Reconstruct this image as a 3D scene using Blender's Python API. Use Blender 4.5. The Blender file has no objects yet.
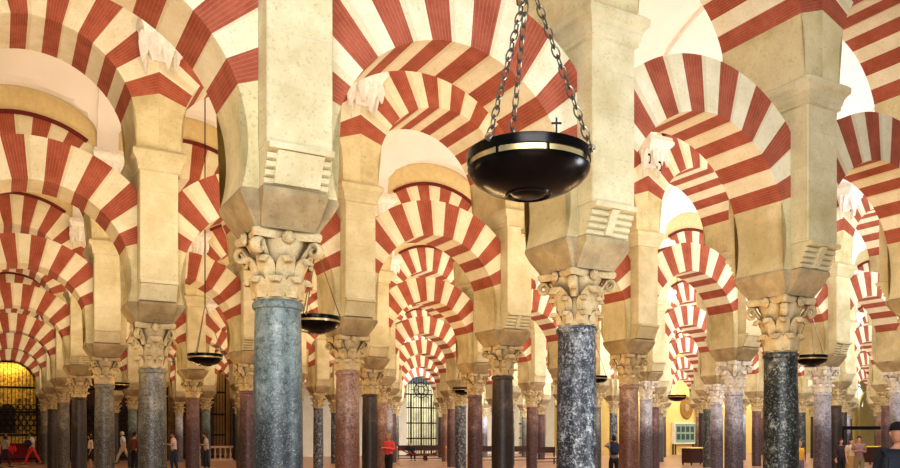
import bpy, bmesh, math, random
from mathutils import Vector, Matrix
random.seed(7)
PI = math.pi
C = bpy.context.scene.collection
S = 3.5585          # column spacing inside an arcade (world X)
D = 6.994           # distance between arcades (world Y)
TH = 0.51492        # camera yaw against the arcades
FPX = 801.0
EYE = 1.7
# A stands at (0,0); camera-space A = (-1.6246, 7.5633)
CAMX = -(-1.62458*math.cos(TH) + 7.56335*math.sin(TH))
CAMY = -(1.62458*math.sin(TH) + 7.56335*math.cos(TH))

def place(px, depth):
    """ground point seen at picture column px at the given depth"""
    X = (px-450)/FPX*depth
    return (CAMX + X*math.cos(TH) + depth*math.sin(TH), CAMY - X*math.sin(TH) + depth*math.cos(TH))

# ------------------------------------------------------------------ materials
def lin(r, g, b):
    f = lambda c: (c/255/12.92) if c/255 <= 0.04045 else ((c/255+0.055)/1.055)**2.4
    return (f(r), f(g), f(b), 1.0)

class NT:
    def __init__(s, name):
        s.m = bpy.data.materials.new(name); s.m.use_nodes = True
        s.t = s.m.node_tree; s.b = s.t.nodes['Principled BSDF']
    def n(s, kind, **kw):
        x = s.t.nodes.new(kind)
        for k, v in kw.items():
            if k.startswith('i_'):
                x.inputs[k[2:].replace('_', ' ')].default_value = v
            else: setattr(x, k, v)
        return x
    def l(s, a, b): s.t.links.new(a, b)
    def coords(s):
        tc = s.n('ShaderNodeTexCoord'); oi = s.n('ShaderNodeObjectInfo')
        mul = s.n('ShaderNodeVectorMath', operation='SCALE'); mul.inputs[0].default_value = (37, 21, 53)
        s.l(oi.outputs['Random'], mul.inputs['Scale'])
        ad = s.n('ShaderNodeVectorMath', operation='ADD')
        s.l(tc.outputs['Object'], ad.inputs[0]); s.l(mul.outputs[0], ad.inputs[1])
        return tc.outputs['Object'], ad.outputs[0]
    def noise(s, vec, scale, detail=4, rough=.6):
        x = s.n('ShaderNodeTexNoise'); x.inputs['Scale'].default_value = scale
        x.inputs['Detail'].default_value = detail; x.inputs['Roughness'].default_value = rough
        s.l(vec, x.inputs['Vector']); return x.outputs['Fac']
    def ramp(s, fac, stops):
        r = s.n('ShaderNodeValToRGB'); e = r.color_ramp.elements
        while len(e) < len(stops): e.new(0.5)
        for k, (p, c) in enumerate(stops): e[k].position = p; e[k].color = c
        s.l(fac, r.inputs[0]); return r.outputs[0]
    def mix(s, fac, a, b, mode='MIX'):
        x = s.n('ShaderNodeMix', data_type='RGBA', blend_type=mode)
        for v, i in ((fac, 0), (a, 6), (b, 7)):
            if hasattr(v, 'is_linked') or hasattr(v, 'links'): s.l(v, x.inputs[i])
            else: x.inputs[i].default_value = v
        return x.outputs[2]
    def math(s, op, a, b=None, c=None):
        x = s.n('ShaderNodeMath', operation=op)
        for k, v in enumerate((a, b, c)):
            if v is None: continue
            if hasattr(v, 'links'): s.l(v, x.inputs[k])
            else: x.inputs[k].default_value = v
        return x.outputs[0]
    def done(s, col, rough=.8, bump=None, bstr=.3, bdist=.02, metal=0, spec=.3):
        if hasattr(col, 'links'): s.l(col, s.b.inputs['Base Color'])
        else: s.b.inputs['Base Color'].default_value = col
        s.b.inputs['Roughness'].default_value = rough; s.b.inputs['Metallic'].default_value = metal
        s.b.inputs['Specular IOR Level'].default_value = spec
        if bump is not None:
            bp = s.n('ShaderNodeBump'); bp.inputs['Strength'].default_value = bstr; bp.inputs['Distance'].default_value = bdist
            s.l(bump, bp.inputs['Height']); s.l(bp.outputs[0], s.b.inputs['Normal'])
        return s.m

def stone(name, c1, c2, dark, sc=2.2, rough=.85, bstr=.35, joints=False):
    t = NT(name); o, v = t.coords()
    a = t.noise(v, sc, 6, .65); f = t.noise(v, sc*14, 5, .7)
    col = t.ramp(a, [(.32, c1), (.68, c2)])
    pits = t.ramp(f, [(.30, dark), (.44, (1, 1, 1, 1))])
    col = t.mix(.55, col, pits, 'MULTIPLY')
    big = t.ramp(t.noise(v, .9, 4), [(.34, (.74, .69, .58, 1)), (.56, (1, 1, 1, 1))])
    col = t.mix(.75, col, big, 'MULTIPLY')
    if joints:
        sp = t.n('ShaderNodeSeparateXYZ'); t.l(o, sp.inputs[0])
        ph = t.math('FRACT', t.math('ADD', t.math('DIVIDE', sp.outputs['Z'], .47), t.math('MULTIPLY', f, .03)))
        jl = t.math('MULTIPLY', t.math('LESS_THAN', ph, .03), .22)
        col = t.mix(jl, col, dark)
    return t.done(col, rough, f, bstr, .02)

def voussoir(name, c1, c2, line, courses):
    t = NT(name); o, v = t.coords()
    sp = t.n('ShaderNodeSeparateXYZ'); t.l(o, sp.inputs[0])
    ang = t.math('ARCTAN2', sp.outputs['Z'], sp.outputs['X'])
    a = t.noise(v, 3.0, 6, .65); f = t.noise(v, 30, 5, .7)
    col = t.ramp(a, [(.3, c1), (.7, c2)])
    w = t.math('SINE', t.math('MULTIPLY', ang, courses))
    fac = t.math('MULTIPLY', t.math('GREATER_THAN', t.math('ADD', w, t.math('MULTIPLY', f, .5)), 1.05), .35)
    col = t.mix(fac, col, line)
    pits = t.ramp(f, [(.3, (.62, .55, .48, 1)), (.45, (1, 1, 1, 1))])
    col = t.mix(.5, col, pits, 'MULTIPLY')
    return t.done(col, .85, f, .35, .02)

def granite(name, base, light, dark, speck=.62, amount=.8, low=None, streak=None, sc=11):
    """mottled column shaft, darker where hands have rubbed the lower half"""
    t = NT(name); o, v = t.coords()
    n1 = t.noise(v, sc*.3, 5, .7); n2 = t.noise(v, sc*3.2, 6, .72); n3 = t.noise(v, sc, 5, .7)
    col = t.ramp(n1, [(.3, dark), (.55, base), (.8, light)])
    sp = t.n('ShaderNodeSeparateXYZ'); t.l(o, sp.inputs[0])
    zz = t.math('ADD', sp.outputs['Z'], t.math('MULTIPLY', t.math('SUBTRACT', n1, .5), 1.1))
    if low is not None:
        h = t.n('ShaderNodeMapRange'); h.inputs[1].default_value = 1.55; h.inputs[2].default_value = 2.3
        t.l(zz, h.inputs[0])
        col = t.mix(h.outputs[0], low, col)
    s1 = t.ramp(n2, [(speck-.05, (0, 0, 0, 1)), (speck+.06, (1, 1, 1, 1))])
    s2 = t.ramp(n3, [(.46, (0, 0, 0, 1)), (.62, (1, 1, 1, 1))])
    fac = t.math('MULTIPLY', t.math('MULTIPLY', s1, s2), amount)
    col = t.mix(fac, col, light)
    blot = t.ramp(t.noise(v, sc*1.6, 6, .8), [(.40, (.22, .22, .24, 1)), (.5, (1, 1, 1, 1))])
    col = t.mix(.8, col, blot, 'MULTIPLY')
    fleck = t.ramp(t.noise(v, sc*5, 4, .8), [(.55, (0, 0, 0, 1)), (.63, (1, 1, 1, 1))])
    col = t.mix(t.math('MULTIPLY', fleck, amount*.75), col, light)
    return t.done(col, .42, n2, .15, .01, spec=.5)

def plain(name, col, rough=.7, metal=0, var=.12, sc=8, spec=.4):
    t = NT(name); o, v = t.coords()
    n = t.noise(v, sc, 4)
    dk = tuple(c*(1-var*2) for c in col[:3])+(1,); lt = tuple(min(1, c*(1+var)) for c in col[:3])+(1,)
    return t.done(t.ramp(n, [(.3, dk), (.7, lt)]), rough, n, .1, .01, metal, spec)

def emissive(name, col, s):
    t = NT(name); t.b.inputs['Base Color'].default_value = col
    t.b.inputs['Emission Color'].default_value = col; t.b.inputs['Emission Strength'].default_value = s
    return t.m

M = {}
M['stone'] = stone('cream_limestone', lin(206, 196, 156), lin(228, 221, 188), (.46, .42, .33, 1), joints=True)
M['springer'] = stone('springer_limestone', lin(204, 192, 148), lin(226, 216, 176), (.50, .43, .32, 1), 1.8)
M['impost'] = stone('brown_impost_stone', lin(150, 134, 104), lin(196, 180, 144), (.4, .34, .27, 1), 3)  # browner and darker than the pier stone
def carved(name, c1, c2, grime):
    t = NT(name); o, v = t.coords()
    a = t.noise(v, 5, 6, .7); f = t.noise(v, 45, 5, .7)
    col = t.ramp(a, [(.3, c1), (.7, c2)])
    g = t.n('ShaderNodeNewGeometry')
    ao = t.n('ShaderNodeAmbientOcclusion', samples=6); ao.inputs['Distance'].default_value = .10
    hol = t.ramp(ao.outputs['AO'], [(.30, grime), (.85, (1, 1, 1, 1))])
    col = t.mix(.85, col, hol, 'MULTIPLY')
    pt = t.ramp(f, [(.32, (.5, .42, .32, 1)), (.46, (1, 1, 1, 1))])
    col = t.mix(.6, col, pt, 'MULTIPLY')
    return t.done(col, .8, f, .4, .015)
M['cream'] = voussoir('cream_voussoir', lin(222, 212, 176), lin(240, 234, 210), lin(196, 178, 136), 20)
M['red'] = voussoir('red_brick_voussoir', lin(146, 72, 50), lin(180, 102, 78), lin(198, 136, 110), 260)
M['archivolt'] = plain('dark_red_archivolt', lin(112, 36, 26), .8)
M['spandrel'] = plain('ochre_spandrel_plaster', lin(226, 208, 158), .9, 0, .05)
M['vault'] = plain('white_vault_plaster', lin(245, 242, 238), .95, 0, .02, 1.2)
M['plaster'] = plain('white_bracket_plaster', lin(238, 234, 226), .85, 0, .06, 14)
M['ochre_wall'] = plain('yellow_wall_plaster', lin(226, 198, 120), .9, 0, .05, 1.5)
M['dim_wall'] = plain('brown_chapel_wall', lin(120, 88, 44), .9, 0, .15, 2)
M['white_wall'] = plain('white_wall_plaster', lin(228, 220, 200), .9, 0, .05, 1.5)
M['iron'] = plain('black_wrought_iron', lin(30, 27, 25), .45, .6, .2, 20)
M['bronze'] = plain('dark_bronze', lin(30, 27, 27), .22, .8, .3, 9, .5)
M['brass'] = plain('pale_brass', lin(206, 190, 140), .35, .8)
M['chain'] = plain('grey_chain_steel', lin(126, 120, 108), .35, .8)
M['gold'] = plain('gilded_wood', lin(216, 170, 62), .35, .5, .4, 9)
M['wood'] = plain('dark_walnut', lin(66, 34, 22), .5, 0, .2, 10)
M['red_cloth'] = plain('red_cloth', lin(150, 32, 34), .9)
M['marble_rail'] = plain('pink_marble', lin(206, 170, 142), .5, 0, .12, 6)
M['pink'] = plain('pink_painted_brick', lin(206, 120, 110), .85, 0, .08, 12)
M['maroon'] = plain('maroon_painted_wood', lin(96, 34, 38), .6)
M['glass'] = plain('pale_green_glass', lin(150, 172, 150), .15, 0, .05, 3)
M['photo_card'] = plain('dark_photo_card', lin(70, 84, 74), .6, 0, .4, 30)
M['daylight_glass'] = emissive('daylit_window_glass', (.88, .95, 1, 1), 2.2)
M['garden'] = plain('sunlit_courtyard_wall', lin(206, 202, 168), .95, 0, .22, 1.2)

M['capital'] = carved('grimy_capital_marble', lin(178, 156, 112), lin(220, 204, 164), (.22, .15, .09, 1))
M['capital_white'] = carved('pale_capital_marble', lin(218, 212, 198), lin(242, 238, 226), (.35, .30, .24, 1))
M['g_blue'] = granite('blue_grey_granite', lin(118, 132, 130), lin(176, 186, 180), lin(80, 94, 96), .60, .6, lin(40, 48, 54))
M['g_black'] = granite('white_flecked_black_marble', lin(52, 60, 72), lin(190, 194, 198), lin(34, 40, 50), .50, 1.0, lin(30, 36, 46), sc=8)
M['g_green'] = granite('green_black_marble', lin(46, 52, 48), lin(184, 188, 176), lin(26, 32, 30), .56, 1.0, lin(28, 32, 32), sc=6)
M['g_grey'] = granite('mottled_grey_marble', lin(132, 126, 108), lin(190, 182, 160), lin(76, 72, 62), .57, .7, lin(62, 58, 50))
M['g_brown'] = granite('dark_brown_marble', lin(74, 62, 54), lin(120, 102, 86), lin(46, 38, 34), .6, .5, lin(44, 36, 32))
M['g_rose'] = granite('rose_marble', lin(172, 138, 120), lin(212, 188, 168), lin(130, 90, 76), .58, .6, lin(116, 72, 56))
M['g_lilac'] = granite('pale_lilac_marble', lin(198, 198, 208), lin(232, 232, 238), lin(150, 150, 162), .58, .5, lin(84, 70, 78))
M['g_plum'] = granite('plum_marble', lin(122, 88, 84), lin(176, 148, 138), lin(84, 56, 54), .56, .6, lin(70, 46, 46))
COLNAME = dict(g_blue='blue-grey', g_black='white-flecked black', g_green='greenish black', g_grey='mottled grey',
               g_brown='dark brown', g_rose='rose', g_lilac='pale lilac', g_plum='plum')

def floor_mat():
    t = NT('reddish_floor_tiles'); o, v = t.coords()
    br = t.n('ShaderNodeTexBrick'); br.inputs['Scale'].default_value = 1.0
    br.offset = 0.0
    br.inputs['Color1'].default_value = lin(190, 150, 124); br.inputs['Color2'].default_value = lin(174, 134, 108)
    br.inputs['Mortar'].default_value = lin(120, 92, 76); br.inputs['Mortar Size'].default_value = .012
    br.inputs['Brick Width'].default_value = .6; br.inputs['Row Height'].default_value = .6
    t.l(o, br.inputs['Vector'])
    return t.done(br.outputs['Color'], .35, None, spec=.5)
M['floor'] = floor_mat()

# ------------------------------------------------------------------ helpers
def finish(name, bm, mats, parent=None, loc=(0, 0, 0), rz=0, smooth=False, scale=None):
    bmesh.ops.recalc_face_normals(bm, faces=bm.faces[:])
    me = bpy.data.meshes.new(name); bm.to_mesh(me); bm.free()
    for m in (mats if isinstance(mats, (list, tuple)) else [mats]): me.materials.append(m)
    if smooth:
        for p in me.polygons: p.use_smooth = True
        if smooth is not True:
            me.set_sharp_from_angle(angle=smooth)
    o = bpy.data.objects.new(name, me); C.objects.link(o)
    o.location = loc; o.rotation_euler = (0, 0, rz)
    if scale: o.scale = scale
    if parent: o.parent = parent
    return o

def tag(o, label, cat, group=None):
    o['label'] = label; o['category'] = cat; o['kind'] = 'thing'
    if group: o['group'] = group
    return o

def thing(name, label, cat, loc=(0, 0, 0), rz=0, group=None):
    o = bpy.data.objects.new(name, None); C.objects.link(o)
    o.empty_display_size = .2
    o.location = loc; o.rotation_euler = (0, 0, rz)
    return tag(o, label, cat, group)

def struct(o):
    o['kind'] = 'structure'; return o

def copy_tree(src, parent=None):
    c = src.copy(); C.objects.link(c)
    if parent: c.parent = parent
    for ch in list(src.children): copy_tree(ch, c)
    return c

def box(bm, x0, x1, y0, y1, z0, z1, mi=0):
    v = [bm.verts.new(p) for p in ((x0, y0, z0), (x1, y0, z0), (x1, y1, z0), (x0, y1, z0), (x0, y0, z1), (x1, y0, z1), (x1, y1, z1), (x0, y1, z1))]
    for f in ((0, 3, 2, 1), (4, 5, 6, 7), (0, 1, 5, 4), (1, 2, 6, 5), (2, 3, 7, 6), (3, 0, 4, 7)):
        bm.faces.new([v[k] for k in f]).material_index = mi

def loft(bm, rings, cap=True, closed=True, mi=0):
    """rings: lists of points with equal counts"""
    R = [[bm.verts.new(p) for p in r] for r in rings]
    n = len(R[0])
    for a, b in zip(R, R[1:]):
        for k in range(n if closed else n-1):
            bm.faces.new((a[k], a[(k+1) % n], b[(k+1) % n], b[k])).material_index = mi
    if cap:
        bm.faces.new(R[0][::-1]).material_index = mi; bm.faces.new(R[-1]).material_index = mi
    return R

def lathe(bm, prof, n=24, mi=0, cx=0, cy=0, cap=True):
    loft(bm, [[(cx+r*math.cos(2*PI*k/n), cy+r*math.sin(2*PI*k/n), z) for k in range(n)] for r, z in prof], cap, True, mi)

def rect(hx, hy, z): return [(-hx, -hy, z), (hx, -hy, z), (hx, hy, z), (-hx, hy, z)]

def tube(bm, pts, rad, n=8, mi=0, cap=True):
    pts = [Vector(p) for p in pts]; rings = []
    up = None
    for k, p in enumerate(pts):
        d = (pts[min(k+1, len(pts)-1)]-pts[max(k-1, 0)]).normalized()
        if up is None:
            up = Vector((0, 0, 1)) if abs(d.z) < .9 else Vector((1, 0, 0))
        x = d.cross(up).normalized(); y = x.cross(d).normalized(); up = y
        r = rad[k] if isinstance(rad, (list, tuple)) else rad
        rings.append([p+(x*math.cos(2*PI*a/n)+y*math.sin(2*PI*a/n))*r for a in range(n)])
    loft(bm, rings, cap, True, mi)

def ring_torus(bm, mat, R, r, n=14, m=6, sx=1.0, mi=0):
    V = [[bm.verts.new(mat @ Vector((sx*(R+r*math.cos(2*PI*b/m))*math.cos(2*PI*a/n), (R+r*math.cos(2*PI*b/m))*math.sin(2*PI*a/n), r*math.sin(2*PI*b/m)))) for b in range(m)] for a in range(n)]
    for a in range(n):
        for b in range(m):
            bm.faces.new((V[a][b], V[(a+1) % n][b], V[(a+1) % n][(b+1) % m], V[a][(b+1) % m])).material_index = mi

# ------------------------------------------------------------------ column
Z_SH, Z_CAP, Z_IMP = 2.90, 3.55, 3.86
def shaft_mesh():
    bm = bmesh.new()
    lathe(bm, [(.232, 0), (.236, .6), (.233, 1.4), (.226, 2.2), (.214, 2.80), (.214, 2.815), (.232, 2.825), (.240, 2.845), (.240, 2.865), (.230, 2.885), (.214, 2.90)], 36)
    return bm

def leaf(bm, ang, z0, h, r0, out, w, curl=.06):
    """a folded acanthus leaf: grid across its width, curling outward at the tip"""
    ca, sa = math.cos(ang), math.sin(ang)
    rows = []
    T = 7
    for k in range(T):
        t = k/(T-1)
        if t <= .8:
            z = z0+h*t/.8; r = r0+out*(t/.8)**2.4
        else:
            q = (t-.8)/.2; z = z0+h-curl*q*q; r = r0+out+curl*.75*q
        ww = w*(.85+.35*math.sin(PI*min(1, t*1.05)))*(1 if t < .8 else 1-.45*(t-.8)/.2)
        row = []
        for s, d in ((-1, -.012), (-.55, .012), (0, .03), (.55, .012), (1, -.012)):
            rr = r+d; x = rr; y = ww*.5*s
            row.append((x*ca-y*sa, x*sa+y*ca, z))
        rows.append(row)
    back = []
    for row in rows:
        back.append([(p[0]-.03*ca, p[1]-.03*sa, p[2]-.006) for p in row][::-1])
    loft(bm, [a+b for a, b in zip(rows, back)], True, True)

def capital_mesh(kind):
    bm = bmesh.new()
    H = Z_CAP-Z_SH
    lathe(bm, [(.212, 0), (.206, .06), (.204, .2), (.214, .34), (.25, .46), (.29, .54), (.30, .575)], 32)
    if kind == 0:
        for k in range(8): leaf(bm, k*PI/4+PI/8, .015, .20, .212, .05, .165)
        for k in range(8): leaf(bm, k*PI/4, .17, .235, .214, .085, .15)
    else:
        for k in range(8): leaf(bm, k*PI/4+PI/8, .015, .15, .212, .055, .12, .05)
        for k in range(4): leaf(bm, k*PI/2, .12, .33, .214, .11, .22, .08)
        for k in range(8): leaf(bm, k*PI/4+PI/8, .18, .16, .216, .06, .11, .05)
    return bm

def volute_mesh():
    """corner scroll, in the x-z plane, to be turned to each diagonal"""
    bm = bmesh.new()
    pts, rad = [], []
    for k in range(6):
        t = k/5; pts.append((.235+.10*t**1.5, 0, .34+.17*t)); rad.append(.030)
    cx, cz = .375, .475
    for k in range(22):
        a = PI*.62-k*.34; rr = .072*(1-k/26)
        pts.append((cx+rr*math.cos(a), 0, cz+rr*math.sin(a))); rad.append(.032-.0004*k)
    tube(bm, pts, rad, 6)
    for v in bm.verts: v.co.y *= 1.7
    return bm

def abacus_mesh():
    bm = bmesh.new()
    def ring(h, z):
        out = []
        for q in range(4):
            a = q*PI/2
            for s in (-1, -.86, -.5, 0, .5, .86):
                d = h*(1-.16*(1-s*s)) if abs(s) < .9 else h*.97
                x, y = d, s*h
                if s == -1: x, y = h*.93, -h*.93
                out.append((x*math.cos(a)-y*math.sin(a), x*math.sin(a)+y*math.cos(a), z))
        return out
    loft(bm, [ring(.325, .565), ring(.345, .60), ring(.345, .63), ring(.335, .65)], True)
    return bm

def fleuron_mesh():
    bm = bmesh.new()
    bmesh.ops.create_uvsphere(bm, u_segments=8, v_segments=6, radius=.05)
    for v in bm.verts: v.co = Vector((v.co.x*.8+.315, v.co.y*1.2, v.co.z*1.3+.585))
    for k in range(5):
        a = k*2*PI/5
        tube(bm, [(.33, 0, .585), (.345, .05*math.cos(a), .585+.05*math.sin(a))], [.022, .012], 5)
    return bm

def cross(al, aw, bl, bw, z):
    """cross plan: arm along x (al long, aw half wide), arm along y (bl long, bw half wide)"""
    return [(al, -aw, z), (al, aw, z), (bw, aw, z), (bw, bl, z), (-bw, bl, z), (-bw, aw, z), (-al, aw, z), (-al, -aw, z), (-bw, -aw, z), (-bw, -bl, z), (bw, -bl, z), (bw, -aw, z)]

def impost_mesh():
    bm = bmesh.new()
    # long arm under the arch feet
    loft(bm, [cross(.30, .30, .325, .255, Z_CAP), cross(.315, .31, .345, .26, Z_CAP+.03), cross(.40, .375, .46, .285, Z_CAP+.16), cross(.452, .392, .535, .295, Z_CAP+.25), cross(.458, .395, .545, .30, Z_CAP+.27), cross(.458, .395, .545, .30, Z_IMP-.03), cross(.452, .39, .54, .30, Z_IMP)], True)
    return bm

# ------------------------------------------------------------------ pier
PW, PV, AV = .30, .65, .39      # pier half width, pier half depth, lower arch half depth
Z_CORB0, Z_CORB1, Z_COR0, Z_COR1 = 3.90, 4.20, 5.96, 6.32
def pier_mesh():
    bm = bmesh.new()
    def ring(v, z): return [(PW, -v, z), (PW, v, z), (-PW, v, z), (-PW, -v, z)]
    # core between the corbels, then the full pier; one skin
    z0 = Z_IMP
    pts = [(-AV, z0), (-AV, Z_CORB1), (-PV, Z_CORB1), (-PV, Z_COR0), (PV, Z_COR0), (PV, Z_CORB1), (AV, Z_CORB1), (AV, z0)]
    a = [bm.verts.new((-PW, y, z)) for y, z in pts]; b = [bm.verts.new((PW, y, z)) for y, z in pts]
    n = len(pts)
    for k in range(n): bm.faces.new((a[k], a[(k+1) % n], b[(k+1) % n], b[k]))
    for r in (a, b):
        for q in ((0, 1, 6, 7), (1, 2, 3, 4, 5, 6)):
            bm.faces.new([r[k] for k in q])
    bmesh.ops.bevel(bm, geom=[e for e in bm.edges if abs(e.verts[0].co.z-e.verts[1].co.z) > 1], offset=.012, segments=1, affect='EDGES')
    return bm

def corbel_mesh(bw=.07):
    """roll corbel on the -y side: stacked rolls stepping out, a flat band down the middle, a slab on top"""
    bm = bmesh.new()
    prof = [(-AV-.002, Z_CORB0-.03)]
    zz = Z_CORB0-.03; v = .52
    prof.append((-v, zz))
    rolls = 4; h = (Z_CORB1-.07-zz)/rolls
    for k in range(rolls):
        vb = .515+k*.030
        for q in range(5):
            a = -PI/2+PI*q/4
            prof.append((-(vb+.034*math.cos(a)), zz+h*(k+.5)+h*.47*math.sin(a)))
    prof += [(-.705, Z_CORB1-.06), (-.715, Z_CORB1-.01), (-.66, Z_CORB1-.003), (-AV-.002, Z_CORB1-.003)]
    for x0, x1, off in ((-PW+.005, PW-.005, 0),):
        loft(bm, [[(x0, y, z) for y, z in prof], [(x1, y, z) for y, z in prof]], True)
    # raised middle band
    band = [(-.50, zz+.005), (-.565, zz+.01), (-.60, zz+h*1.5), (-.652, zz+h*3.2), (-.70, Z_CORB1-.07), (-.50, Z_CORB1-.07)]
    loft(bm, [[(-bw, y, z) for y, z in band], [(bw, y, z) for y, z in band]], True)
    return bm

def cornice_mesh():
    bm = bmesh.new()
    steps = [(.0, Z_COR0), (.03, Z_COR0+.02), (.03, Z_COR0+.06), (.045, Z_COR0+.09), (.05, Z_COR0+.12), (.06, Z_COR0+.16), (.085, Z_COR0+.20), (.115, Z_COR0+.23), (.12, Z_COR0+.25), (.12, Z_COR0+.31), (.09, Z_COR1-.02), (.06, Z_COR1)]
    loft(bm, [rect(PW+o+.0, PV+o, z) for o, z in steps], True)
    return bm

# ------------------------------------------------------------------ arches (origin at arch centre)
ZL, RL0, RL1 = 4.25, 1.39, 2.07
ZU, RU0, RU1 = 6.64, 1.43, 2.36
def band_mesh(angs, mats, r0, r1, clip, half, sub=4):
    bm = bmesh.new(); prev = None
    A = []
    for k in range(len(angs)-1):
        for s in range(sub): A.append((angs[k]+(angs[k+1]-angs[k])*s/sub, mats[k]))
    A.append((angs[-1], mats[-1]))
    cols = []
    for a, m in A:
        c, s = math.cos(a), math.sin(a)
        ro = min(r1, clip/abs(c)) if abs(c) > 1e-6 else r1
        q = [bm.verts.new((c*r, y, s*r)) for r, y in ((r0, -half), (ro, -half), (ro, half), (r0, half))]
        cols.append((q, m))
    for (p, m), (q, _) in zip(cols, cols[1:]):
        for k in range(4):
            bm.faces.new((p[k], p[(k+1) % 4], q[(k+1) % 4], q[k])).material_index = m
    bm.faces.new(cols[0][0]).material_index = cols[0][1]; bm.faces.new(cols[-1][0]).material_index = cols[-1][1]
    return bm

NV = 15
LA0 = math.radians(21); UA0 = math.radians(19)
def voussoirs(lo): return [lo+(PI-2*lo)*k/NV for k in range(NV+1)]
STRIPES = [1 if k % 2 == 0 else 0 for k in range(NV)]
LCLIP = S/2-PW-.002
def lower_ring(): return band_mesh(voussoirs(LA0), STRIPES, RL0, RL1, LCLIP, AV)
def lower_springer(side):
    s0 = math.asin((Z_IMP+.002-ZL)/RL0)
    bm = bmesh.new()
    zz = Z_IMP+.002-ZL
    pts = [(LCLIP, zz)]
    outer = []
    inner = [(RL0*math.cos(a), RL0*math.sin(a)) for a in [s0+(LA0-s0)*k/8 for k in range(9)]]
    ro = min(RL1, LCLIP/math.cos(LA0))
    ring = inner+[(ro*math.cos(LA0), ro*math.sin(LA0)), (LCLIP, zz)]
    fr = [bm.verts.new((side*x, -AV, z)) for x, z in ring]; bk = [bm.verts.new((side*x, AV, z)) for x, z in ring]
    n = len(ring)
    for k in range(n): bm.faces.new((fr[k], fr[(k+1) % n], bk[(k+1) % n], bk[k]))
    bm.faces.new(fr); bm.faces.new(bk)
    bmesh.ops.triangulate(bm, faces=[f for f in bm.faces if len(f.verts) > 4])
    return bm
UCLIP = S/2-.001
def upper_ring(): return band_mesh(voussoirs(UA0), STRIPES, RU0, RU1, UCLIP, PV-.005)
def upper_springer(side):
    bm = bmesh.new(); zz = Z_COR1+.002-ZU
    ro = min(RU1, UCLIP/math.cos(UA0))
    ring = [(UCLIP, zz), (RU0, zz)]+[(RU0*math.cos(a), RU0*math.sin(a)) for a in [UA0*k/6 for k in range(7)]]+[(ro*math.cos(UA0), ro*math.sin(UA0))]
    h = PV-.005
    fr = [bm.verts.new((side*x, -h, z)) for x, z in ring]; bk = [bm.verts.new((side*x, h, z)) for x, z in ring]
    n = len(ring)
    for k in range(n): bm.faces.new((fr[k], fr[(k+1) % n], bk[(k+1) % n], bk[k]))
    bm.faces.new(fr); bm.faces.new(bk)
    bmesh.ops.triangulate(bm, faces=[f for f in bm.faces if len(f.verts) > 4])
    return bm
Z_WTOP = 9.98
def spandrel_mesh():
    bm = bmesh.new(); h = PV-.02; n = 24; cols = []
    for k in range(n+1):
        x = -UCLIP+2*UCLIP*k/n; zl = math.sqrt(RU1*RU1-x*x)+.0
        cols.append([bm.verts.new(p) for p in ((x, -h, zl), (x, -h, Z_WTOP-ZU), (x, h, Z_WTOP-ZU), (x, h, zl))])
    for p, q in zip(cols, cols[1:]):
        for k in range(4): bm.faces.new((p[k], p[(k+1) % 4], q[(k+1) % 4], q[k]))
    bm.faces.new(cols[0]); bm.faces.new(cols[-1])
    return bm
def archivolt_mesh():
    """thin raised moulding along the crown of the upper arch"""
    amax = math.acos(1.36/(RU1+.065))
    bm = bmesh.new(); cols = []
    N = 30
    for k in range(N+1):
        a = amax+(PI-2*amax)*k/N; c, s = math.cos(a), math.sin(a)
        cols.append([bm.verts.new((c*r, y, s*r)) for r, y in ((RU1-.03, -PV-.03), (RU1+.06, -PV-.03), (RU1+.06, -PV+.015), (RU1-.03, -PV+.015))])
    for p, q in zip(cols, cols[1:]):
        for k in range(4): bm.faces.new((p[k], p[(k+1) % 4], q[(k+1) % 4], q[k]))
    bm.faces.new(cols[0]); bm.faces.new(cols[-1])
    return bm

def vault_corbel_mesh():
    """white plaster bracket under the vault ribs: moulded block above, ragged hanging leaves below"""
    bm = bmesh.new()
    def rr(w, d, z): return [(-w, 0, z), (w, 0, z), (w, -d, z), (-w, -d, z)]
    loft(bm, [rr(w, d, z) for w, d, z in ((.12, .06, -.52), (.20, .18, -.40), (.27, .30, -.24), (.29, .36, -.20), (.29, .36, -.15), (.33, .42, -.11), (.36, .46, -.06), (.36, .46, 0), (.34, .44, .02), (.33, .42, .10))])
    def hang(x, y, z, ln, w, dx, dy):
        loft(bm, [[(x+dx*t-ww, y+dy*t, zz), (x+dx*t, y+dy*t-.05, zz), (x+dx*t+ww, y+dy*t, zz), (x+dx*t, y+dy*t+.05, zz)] for t, ww, zz in ((0, w, z), (.4, w*1.15, z-ln*.4), (.7, w*.7, z-ln*.7), (1, w*.15, z-ln))])
    hang(-.24, -.28, -.18, .46, .085, -.05, .10); hang(-.08, -.34, -.18, .38, .09, 0, .02); hang(.09, -.34, -.18, .52, .085, .01, .12); hang(.24, -.28, -.18, .34, .085, .05, -.02)
    hang(-.28, -.12, -.16, .62, .06, .06, .04); hang(.28, -.12, -.16, .56, .06, -.04, .04)
    return bm
def hook_mesh():
    bm = bmesh.new()
    tube(bm, [(0, -.10, 0), (0, -.22, -.02), (0, -.26, -.10), (0, -.22, -.17), (0, -.15, -.16)], .022, 6)
    return bm

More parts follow.
